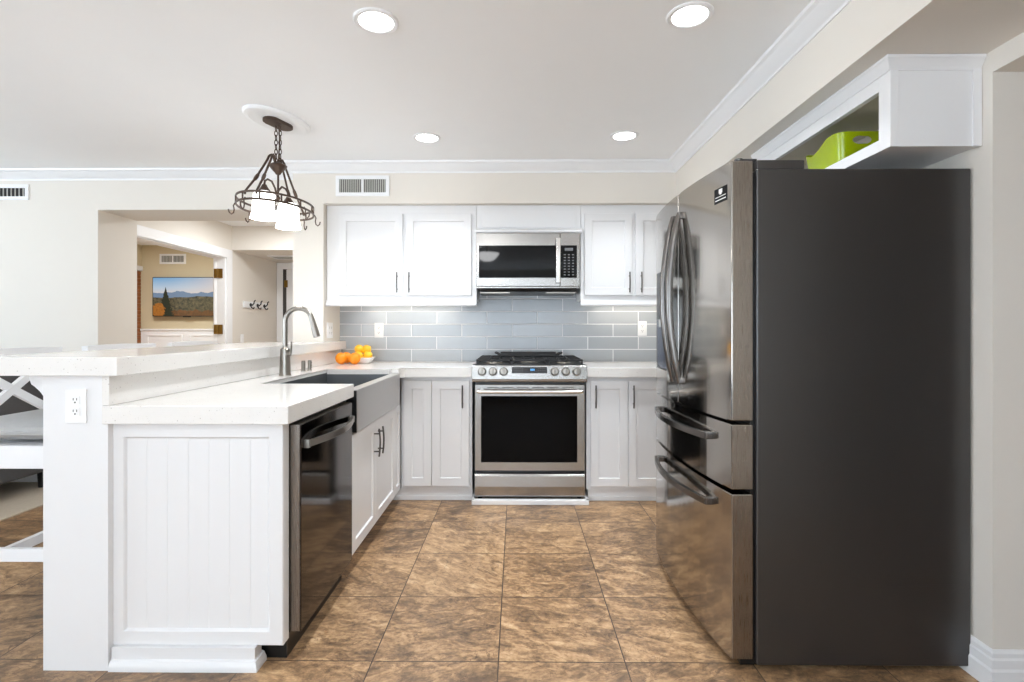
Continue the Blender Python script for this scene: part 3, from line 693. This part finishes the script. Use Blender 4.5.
# ------------------------------------------------------------------ microwave
t = thing('microwave_oven', (.085, 4.03, 1.45), 'stainless over-the-range microwave with black window and keypad', 'microwave')
MB().box(-.296, .463, 3.872, 4.215, 1.486, 1.89).build('casing', 'steel', t)
MB().prism([(3.885, 1.486), (3.90, 1.463), (4.19, 1.452), (4.21, 1.486)], -.28, .447, 'x').build('underside_vent', 'black', t)
u = t.children[-1]
for x in (-.16, .33): MB().box(x-.11, x+.11, 3.91, 4.02, 1.452, 1.463, .002).build('filter', 'nickel', u)
b = bmesh.new()
R_ = [fr_(-.296, .318, 1.498, 1.888, 3.871), fr_(-.296, .318, 1.498, 1.888, 3.838), fr_(-.293, .315, 1.501, 1.885, 3.835), fr_(-.275, .299, 1.56, 1.797, 3.835), fr_(-.274, .298, 1.561, 1.796, 3.839)]
b.faces.new(R_[0])
for A_, C_ in zip(R_, R_[1:]):
    for i in range(4): b.faces.new((A_[i], A_[(i+1) % 4], C_[(i+1) % 4], C_[i]))
d = MB().add(b).build('door', 'steel', t)
q = B(-.2745, .2985, 3.838, 3.845, 1.5605, 1.7965).build('door_window', 'glass_dark', d); q['label'] = 'black door glass'
m = MB().box(.286, .319, 3.795, 3.808, 1.522, 1.846, .004)
m.box(.293, .311, 3.806, 3.837, 1.535, 1.56, .003).box(.293, .311, 3.806, 3.837, 1.81, 1.835, .003)
m.build('door_handle', 'chrome', d)
m = MB().box(.321, .463, 3.836, 3.871, 1.498, 1.888, .002).box(-.296, .463, 3.845, 3.871, 1.486, 1.4975, .002); cpn = m.build('control_section', 'steel', t)
MB().box(.3215, .441, 3.8335, 3.837, 1.56, 1.797, .001).build('keypad', 'glass_dark', cpn)
m = MB().box(.352, .412, 3.8325, 3.834, 1.757, 1.778)
for r in range(8):
    for x in (.352, .382, .412): m.box(x-.007, x+.007, 3.8328, 3.834, 1.578+r*.021, 1.585+r*.021)
q = m.build('key_marks', 'grey_mark', cpn); q['label'] = 'pale key markings and clock window'

# ------------------------------------------------------------------ refrigerator
t = thing('refrigerator', (1.15, 2.295, 0), 'tall dark stainless french door refrigerator with charcoal side', 'refrigerator')
FY0, FY1, FM = 1.836, 2.755, 2.2975
def fx(y): return .749-.018*(y-FY0)/.919-.034*(1-((y-FM)/.46)**2)
m = MB().box(.832, 1.570, 1.825, 2.765, .022, 1.744, .006, 3)
for z in (.30, .33): m.box(1.28, 1.52, 1.8238, 1.826, z, z+.006, .001)
m.build('cabinet_shell', 'fridge_dark', t)
MB().box(.818, .835, 1.845, 2.745, .045, 1.735).build('door_gasket', 'black', t)
MB().box(.79, 1.5, 1.86, 2.73, .004, .04).build('toe_grille', 'black', t)
def fdoor(name, y0, y1, z0, z1, bev=.004):
    n = 16; ys = [y0+(y1-y0)*i/n for i in range(n+1)]
    pts = [(fx(y), y) for y in ys]+[(.824, y1), (.824, y0)]
    return MB().prism(pts, z0, z1, 'z', bev=bev, seg=2).build(name, 'fridge', t)
def edge_reflection(d, z0, z1):  # thin darker plate, stands in for a dim reflection on the door side
    q = MB().box(fx(FY0)+.004, .822, FY0-.0018, FY0+.001, z0+.003, z1-.003, .0008).build('edge_reflection', 'steel_v', d); q['label'] = 'steel door edge with a dim reflection painted in'
def fpatch(y0, y1, z0, z1, o0, o1, n=6):
    ys = [y0+(y1-y0)*i/n for i in range(n+1)]
    return MB().prism([(fx(y)-o1, y) for y in ys]+[(fx(y)-o0, y) for y in ys[::-1]], z0, z1)
da = fdoor('door', FY0, FM-.004, .868, 1.775)
db = fdoor('door', FM+.004, FY1, .868, 1.775)
dw1 = fdoor('drawer', FY0, FY1, .628, .855)
dw2 = fdoor('drawer', FY0, FY1, .036, .612)
for d_, a_, e_ in ((da, .868, 1.775), (dw1, .628, .855), (dw2, .036, .612)): edge_reflection(d_, a_, e_)
for d, y in ((da, FM-.042), (db, FM+.042)):
    zs = [.955+(1.685-.955)*i/20 for i in range(21)]
    pts = [(fx(y)-.010-.043*math.sin(PI*i/20)**.9, y, z) for i, z in enumerate(zs)]
    m = MB().tube(pts, .0152, 14, rads=[.62, .8]+[1]*17+[.8, .62], up=(0, 1, 0))
    for z in (.966, 1.674): m.box(fx(y)-.016, fx(y)+.004, y-.010, y+.010, z-.014, z+.014, .004)
    m.build('door_handle', 'fr_handle', d)
for d, z in ((dw1, .79), (dw2, .545)):
    ys = [1.968+(2.62-1.968)*i/20 for i in range(21)]
    pts = [(fx(y)-.020-.030*math.sin(PI*i/20)**.9, y, z) for i, y in enumerate(ys)]
    m = MB().tube(pts, 0, sq=(.023, .017), up=(0, 0, 1))
    for y in (1.978, 2.61): m.box(fx(y)-.024, fx(y)+.004, y-.013, y+.013, z-.0135, z+.0135, .003)
    m.build('drawer_handle', 'fr_handle', d)
q = fpatch(2.45, 2.71, .99, 1.47, -.002, .003).build('dispenser_panel', 'black', db); q['label'] = 'dark water dispenser panel on the far door'
fpatch(2.475, 2.685, 1.0, 1.235, .003, .0045).build('dispenser_recess', 'navy', db)
MB().cyl((fx(2.58)-.008, 2.58, 1.215), .008, .035, n=14).build('dispenser_spout', 'nickel', db)
q = fpatch(1.862, 1.948, 1.646, 1.70, -.001, .0008).build('sticker', 'ink', da); q['label'] = 'small black sticker with white print'
m = MB()
fm = fpatch(1.893, 1.916, 1.680, 1.695, .0006, .0013); fm.add(fpatch(1.898, 1.911, 1.675, 1.681, .0006, .0013).bm)
fm.add(fpatch(1.87, 1.94, 1.667, 1.6695, .0006, .0013).bm); fm.add(fpatch(1.87, 1.94, 1.655, 1.6585, .0006, .0013).bm)
fm.build('sticker_print', 'china', q if False else da)
for y in (1.875, 2.715):
    MB().cyl((.79, y, 1.782), .016, .02, n=18, bev=.003).box(.79, .85, y-.014, y+.014, 1.776, 1.79, .003).box(.835, 1.0, y-.045 if y < 2 else y-.02, y+.02 if y < 2 else y+.045, 1.744, 1.776, .004).build('hinge_cover', 'fridge_dark', t)

# cabinet above the refrigerator
t = thing('over_fridge_cabinet', (1.41, 2.28, 1.808), 'white open-fronted cabinet hung under the soffit above the refrigerator', 'cabinet')
Y0, Y1, X0 = 1.795, 2.80, 1.268
MB().box(X0+.002, XR-.002, Y0, Y0+.02, 1.809, SO-.002).box(X0+.002, XR-.002, Y1-.02, Y1, 1.809, SO-.002).box(X0+.002, XR-.002, Y0+.02, Y1-.02, 1.812, 1.826).box(X0+.002, XR-.002, Y0+.02, Y1-.02, 2.06, SO-.002).build('carcass', 'cab', t)
MB().box(X0, X0+.02, Y0-.001, Y0+.054, 1.808, SO-.002, .001).box(X0, X0+.02, Y1-.054, Y1, 1.808, SO-.002).box(X0, X0+.02, Y0+.054, Y1-.054, 1.808, 1.848).box(X0, X0+.02, Y0+.054, Y1-.054, 2.018, SO-.002).build('face_frame', 'cab', t)
for a, e, k in ((X0, X0+.028, .004), (1.546, XR-.002, .006)): MB().box(a, e, Y0-k, Y0, 1.808, 2.068, .001).build('side_stile', 'cab', t)
MB().box(X0+.021, 1.575, Y0+.021, Y0+.024, 1.827, 2.059).box(1.571, 1.575, Y0+.024, Y1-.024, 1.827, 2.059).box(X0+.021, 1.575, Y1-.024, Y1-.021, 1.827, 2.059).box(X0+.021, 1.571, Y0+.024, Y1-.024, 2.052, 2.059).build('liner', 'cab_in', t)
run([(XR-.002, Y0), (X0, Y0), (X0, Y1)], [(0, 2.066), (.004, 2.066), (.006, 2.076), (.014, 2.088), (.018, 2.098), (.023, 2.102), (.023, 2.111), (0, 2.111)]).build('crown_moulding', 'cab', t)

# lime tray in it
t = thing('serving_tray', (1.40, 2.23, 1.827), 'lime green high-sided tray with oval handle hole above the refrigerator', 'tray')
b = bmesh.new(); NS, NL = 200, 26; cx, cy, hx, hy = 1.402, 2.23, .125, .135
def trayp(a, k, inner):
    ex = .30; c_, s_ = math.cos(a), math.sin(a)
    ux, uy = math.copysign(abs(c_)**ex, c_), math.copysign(abs(s_)**ex, s_)
    yy = uy; 
    top = .146 if yy < -.55 else .146-(.042*(1-math.cos(PI*min(1, (yy+.55)/.9)))/2) if yy < .35 else .104+.036*((yy-.35)/.65)**1.5
    z = (.004 if inner else 0)+(top-(.004 if inner else 0))*k
    sc = .86+.14*k-(.014 if inner else 0)
    return (cx+hx*ux*sc, cy+hy*uy*sc, 1.8275+z)
G = {}
for inner in (0, 1):
    for j in range(NL+1): G[inner, j] = [b.verts.new(trayp(2*PI*i/NS, j/NL, inner)) for i in range(NS)]
def hole(fc):
    c = fc.calc_center_median(); return c.y < 2.14 and ((c.x-1.375)/.038)**2+((c.z-1.941)/.0165)**2 < 1
hv = set()
for inner in (0, 1):
    for j in range(NL):
        A_, C_ = G[inner, j], G[inner, j+1]
        for i in range(NS):
            f_ = b.faces.new((A_[i], A_[(i+1) % NS], C_[(i+1) % NS], C_[i]))
            if hole(f_): hv.update(f_.verts); b.faces.remove(f_)
    b.faces.new(G[inner, 0])
for i in range(NS): b.faces.new((G[0, NL][i], G[0, NL][(i+1) % NS], G[1, NL][(i+1) % NS], G[1, NL][i]))
for v in hv:
    if v.link_faces:
        ex_, ez_ = (v.co.x-1.375)/.038, (v.co.z-1.941)/.0165; d_ = math.hypot(ex_, ez_) or 1
        v.co.x = 1.375+.038*ex_/d_; v.co.z = 1.941+.0165*ez_/d_
for v in [v for v in b.verts if not v.link_faces]: b.verts.remove(v)
MB().add(b).build('tray_shell', 'lime', t, ang=70)

# ------------------------------------------------------------------ pendant pot-rack lamp
PX, PY, PR = -1.395, 3.06, math.radians(-18)
dx, dy = -math.sin(PR), math.cos(PR)
def pl(u, v, z): return (PX+u*dx+v*dy, PY+u*dy-v*dx, z)      # u along the long axis
t = thing('ceiling_medallion', (PX, PY, CE), 'white oval plaster medallion on the ceiling around the pendant mount', 'medallion')
b = bmesh.new(); rings = []
for k, z in ((1.0, 0), (1.0, .008), (.96, .016), (.84, .019), (.80, .015), (.5, .013)):
    rings.append([b.verts.new(pl(.225*k*math.cos(a), .14*k*math.sin(a), CE-.0005-z)) for a in [2*PI*i/56 for i in range(56)]])
b.faces.new(rings[0]); b.faces.new(rings[-1])
for A_, C_ in zip(rings, rings[1:]):
    for i in range(56): b.faces.new((A_[i], A_[(i+1) % 56], C_[(i+1) % 56], C_[i]))
MB().add(b).build('plaster_oval', 'ceiling', t)
t = thing('pendant_lamp', (PX, PY, 1.79), 'bronze pot-rack pendant with two glowing glass shades over the bar', 'lamp')
pts = []
for i in range(32):
    a = 2*PI*i/32; c_, s_ = math.cos(a), math.sin(a)
    pts.append(pl(math.copysign(.05, c_)+.048*c_, .048*s_, 0)[:2])
MB().prism(pts, 2.378, 2.397, 'z', bev=.004).build('ceiling_plate', 'bronze', t)
m = MB()
for off in (-.012, .012):
    for k in range(8):
        z = 2.375-.0165-k*.027; q = [((.0085*math.cos(a)), .0165*math.sin(a)) for a in [2*PI*i/14 for i in range(14)]]
        P_ = [(PX+off+(p[0] if k % 2 else 0), PY+(0 if k % 2 else p[0]), z+p[1]) for p in q]
        m.tube(P_, .0028, 6, closed=True)
m.tube([(PX+.004, PY, 2.38), (PX+.008, PY+.004, 2.28), (PX+.002, PY, 2.17)], .004, 8)
m.build('chain', 'bronze', t)
MB().lathe((PX, PY, 2.09), [(0, 0), (.012, .0), (.02, .012), (.03, .022), (.048, .045), (.05, .052), (.044, .058), (.03, .062), (.012, .075), (0, .078)], 28).build('hub', 'bronze', t)
MB().tube([(PX, PY, 2.10), (PX, PY, 1.955)], .006, 10).sphere((PX, PY, 1.952), .013).build('stem', 'bronze', t)
PR2 = math.radians(-3)
dx, dy = -math.sin(PR2), math.cos(PR2); PY = 3.045
RA, RB, RZ = .28, .182, 1.898
for ang in (170, 190, 350, 10):
    a = math.radians(ang); ex, ey = RA*math.cos(a), RB*math.sin(a)
    P_ = [pl(ex*k, ey*k, z) for k, z in ((.06, 2.15), (.12, 2.176), (.19, 2.186), (.26, 2.172), (.33, 2.14), (.66, 2.02), (.97, 1.925), (1.0, 1.905))]
    m = MB().tube(P_, .0062, 8)
    m.tube([pl(ex*k, ey*k, z) for k, z in ((.60, 2.042), (.62, 2.034), (.66, 2.02), (.70, 2.006), (.72, 2.0))], .0095, 8, rads=[.7, 1, 1.1, 1, .7])
    m.build('arm', 'bronze', t)
m = MB()
for z in (RZ+.02, RZ-.02):
    m.tube([pl(RA*math.cos(a), RB*math.sin(a), z) for a in [2*PI*i/48 for i in range(48)]], 0, sq=(.011, .005), closed=True)
for k in range(12):
    a = 2*PI*k/12+.26; m.tube([pl(RA*math.cos(a), RB*math.sin(a), RZ-.02), pl(RA*math.cos(a), RB*math.sin(a), RZ+.02)], .005, 6)
m.build('rack_ring', 'bronze', t)
for k in range(8):
    a = 2*PI*k/8+.15; c_, s_ = math.cos(a), math.sin(a)
    def hk(o, z): return pl((RA+o)*c_, (RB+o)*s_, RZ+z)
    MB().tube([hk(.002, -.012), hk(.012, -.03), hk(.008, -.052), hk(.012, -.07), hk(.022, -.078), hk(.033, -.068), hk(.037, -.052)], .0038, 6).build('pot_hook', 'bronze', t)
for s in (-1, 1):
    u = s*.138
    P_ = [pl(0, 0, 1.965), pl(u*.15, 0, 2.0), pl(u*.42, 0, 2.03), pl(u*.75, 0, 2.03), pl(u*.96, 0, 2.012), pl(u, 0, 1.985)]
    sh = MB().tube(P_, .006, 8).build('gooseneck', 'bronze', t)
    c = pl(u, 0, 0)
    MB().lathe((c[0], c[1], 1.95), [(0, .042), (.012, .04), (.018, .026), (.034, .004), (.036, 0), (0, 0)], 24).build('socket_cap', 'bronze', sh)
    g = MB().lathe((c[0], c[1], 1.80), [(.030, .152), (.05, .146), (.058, .125), (.061, .08), (.066, .03), (.074, .0), (.071, .0), (.063, .03), (.058, .08), (.055, .122), (.03, .147)], 32).build('glass_shade', 'shade', sh); g['label'] = 'glowing white glass shade'
    MB().sphere((c[0], c[1], 1.86), .026, (1, 1, 1.2), 14).build('bulb', 'shade', sh)
    l = bpy.data.lights.new('pendant_bulb', 'POINT'); l.energy = PEND; l.shadow_soft_size = .05; l.color = (1, .96, .9)
    lo = bpy.data.objects.new('pendant_bulb', l); COL.objects.link(lo); lo.location = (c[0], c[1], 1.775)

# bowl lamp behind the viewer, seen mirrored in the microwave window
t = thing('bowl_lamp', (-.42, .15, CE), 'white glass bowl ceiling lamp mirrored in the microwave window', 'lamp')
MB().lathe((-.42, .15, CE), [(0, 0), (.07, 0), (.065, -.015), (.02, -.03), (.012, -.034), (.012, -.15), (0, -.15)], 28).build('mount', 'nickel', t)
MB().lathe((-.42, .15, 2.15), [(0, 0), (.05, .006), (.11, .035), (.155, .085), (.175, .115), (.172, .117), (.15, .09), (.105, .042), (.05, .013), (0, .008)], 36).build('glass_bowl', 'bowl', t)

# ------------------------------------------------------------------ bar stools
def stool(y0, label):
    t = thing('bar_stool', (-1.99, y0+.245, 0), label, 'bar stool', 'white bar stools along the bar'); y1 = y0+.49
    XBK, XF = -2.2, -1.76
    MB().box(XBK, XF, y0, y0+.03, .645, .735, .004).box(XBK, XF, y1-.03, y1, .645, .735, .004).box(XBK, XBK+.03, y0+.03, y1-.03, .645, .735).box(XF-.03, XF, y0+.03, y1-.03, .645, .735).box(XBK+.02, XF-.02, y0+.02, y1-.02, .715, .733).build('seat_frame', 'trim', t)
    for y in (y0+.02, y1-.02):
        MB().tube([(XF-.02, y, .0), (XF-.02, y, .66)], 0, sq=(.04, .04), up=(1, 0, 0)).build('leg', 'trim', t)
        MB().tube([(XBK-.02, y, .0), (XBK+.02, y, .66), (XBK+.02, y, .74), (XBK-.01, y, 1.07)], 0, sq=(.04, .036), up=(1, 0, 0)).build('leg', 'trim', t)
        MB().box(XBK+.0, XF-.02, y-.012, y+.012, .28, .33, .003).build('stretcher', 'trim', t)
    MB().box(-2.03, -2.005, y0+.03, y1-.03, .285, .325, .003).build('foot_rail', 'trim', t)
    MB().tube([(XBK-.012, y0-.01+(.51)*i/12, 1.082+.006*math.sin(PI*i/12)) for i in range(13)], 0, sq=(.034, .03), up=(0, 0, 1)).build('top_rail', 'trim', t)
    MB().box(XBK+.002, XBK+.026, y0+.03, y1-.03, .765, .805, .003).build('lower_rail', 'trim', t)
    for s in (0, 1):
        a, e = ((y0+.035, y1-.035), (y1-.035, y0+.035))[s]
        MB().tube([(XBK+.016, a, .79), (XBK-.006, e, 1.06)], 0, sq=(.032, .02), up=(0, 0, 1)).build('cross_slat', 'trim', t)
    return t
s1 = stool(2.02, 'white cross-back bar stool with grey cushion, nearest the front')
dup(s1, (-1.99, 2.925, 0), 'white bar stool in the middle, only its top rail above the bar')
dup(s1, (-1.99, 3.585, 0), 'white bar stool farthest along the bar, toward the tap')
b = bmesh.new(); bmesh.ops.create_cube(b, size=1); bmesh.ops.subdivide_edges(b, edges=b.edges[:], cuts=9, use_grid_fill=True)
for v in b.verts:
    x, y, z = v.co*2; e = max(abs(x), abs(y)); k = math.sqrt(max(0, 1-e**3.2))
    v.co = Vector((-1.965+x*.195*(1-.04*(1-k)), 2.265+y*.235, .7895+z*(.016+.036*k)))
t = thing('seat_cushion', (-1.985, 2.265, .735), 'plump grey seat cushion on the nearest white bar stool', 'cushion')
MB().add(b).build('cover', 'fabric_grey', t, ang=80)
pp = []
for i in range(40):
    a = 2*PI*i/40; c_, s_ = math.cos(a), math.sin(a)
    pp.append((-1.965+.193*math.copysign(abs(c_)**.35, c_), 2.265+.235*math.copysign(abs(s_)**.35, s_), .785))
MB().tube(pp, .005, 6, closed=True).build('piping', 'fabric_grey', t)
# bracket below the bar overhang
t = thing('bar_bracket', (-1.648, 1.935, .9), 'white scroll bracket under the breakfast bar overhang', 'bracket')
pp = [(-1.648+(x_+1.648)*.7, z_) for x_, z_ in ((-1.648, 1.026), (-1.83, 1.026), (-1.835, 1.005), (-1.825, .985), (-1.80, .975), (-1.775, .965), (-1.755, .94), (-1.735, .91), (-1.71, .885), (-1.69, .865), (-1.68, .845), (-1.665, .835), (-1.648, .832))]
MB().prism(pp, 1.90, 1.96, 'y', bev=.004).build('scroll', 'trim', t)

# ------------------------------------------------------------------ living room seen below and beyond the bar
t = thing('area_rug', (-3.9, 3.35, 0), 'beige rug on the floor in front of the charcoal sofa', 'rug')
MB().box(-5.4, -3.18, 1.9, 4.0, .0, .012, .004).build('pile', 'rug', t)
t = thing('sofa', (-3.9, 3.0, 0), 'charcoal fabric sofa beyond the bar stools, seen under the bar', 'sofa')
MB().box(-4.4, -3.47, 2.1, 3.99, .13, .36, .03, 3).build('base', 'sofa', t)
MB().box(-3.66, -3.45, 2.1, 3.99, .34, .93, .05, 3).build('backrest', 'sofa', t)
for y in (2.1, 3.8): MB().box(-4.4, -3.67, y, y+.19, .34, .62, .05, 3).build('armrest', 'sofa', t)
for i in range(2): MB().box(-4.42, -3.86, 2.295+i*.755, 2.295+i*.755+.745, .36, .50, .05, 3).build('sofa_cushion', 'sofa', t)
for i in range(2): MB().box(-3.85, -3.665, 2.295+i*.755, 2.295+i*.755+.745, .37, .86, .05, 3).build('back_cushion', 'sofa', t)
for x in (-4.32, -3.53):
    for y in (2.2, 3.05, 3.88): MB().cyl((x, y, .072), .025, .12, r2=.032).build('foot', 'black', t)

# ------------------------------------------------------------------ far sitting room and hall things
t = thing('television', (-5.27, 7.58, 1.372), 'wall-mounted television showing a mountain landscape in the far room', 'television')
MB().box(-5.275, -4.275, 7.56, 7.60, 1.365, 1.935, .004).box(-4.95, -4.6, 7.595, 7.649, 1.5, 1.8).build('casing', 'black', t)
q = B(-5.265, -4.285, 7.5585, 7.562, 1.375, 1.925).build('screen', 'tv', t); q['label'] = 'lit screen with a forested mountain view'
MB().box(-4.83, -4.72, 7.556, 7.575, 1.355, 1.367, .002).build('sensor_lip', 'black', t)
t = thing('coat_rack', (HX, 6.85, 1.49), 'white coat rail with three black double hooks on the hall wall', 'coat rack')
MB().box(HX, HX+.018, 6.47, 7.08, 1.45, 1.53, .004).build('rail', 'trim', t)
for y in (6.62, 6.80, 6.98):
    MB().sphere((HX+.025, y, 1.49), .022, (.6, 1, 1), 12).tube([(HX+.02, y, 1.49), (HX+.045, y, 1.485), (HX+.065, y, 1.505), (HX+.07, y, 1.535), (HX+.085, y, 1.548)], .008, 8).tube([(HX+.02, y, 1.485), (HX+.04, y, 1.45), (HX+.06, y, 1.442), (HX+.07, y, 1.46)], .008, 8).build('hook', 'iron', t)
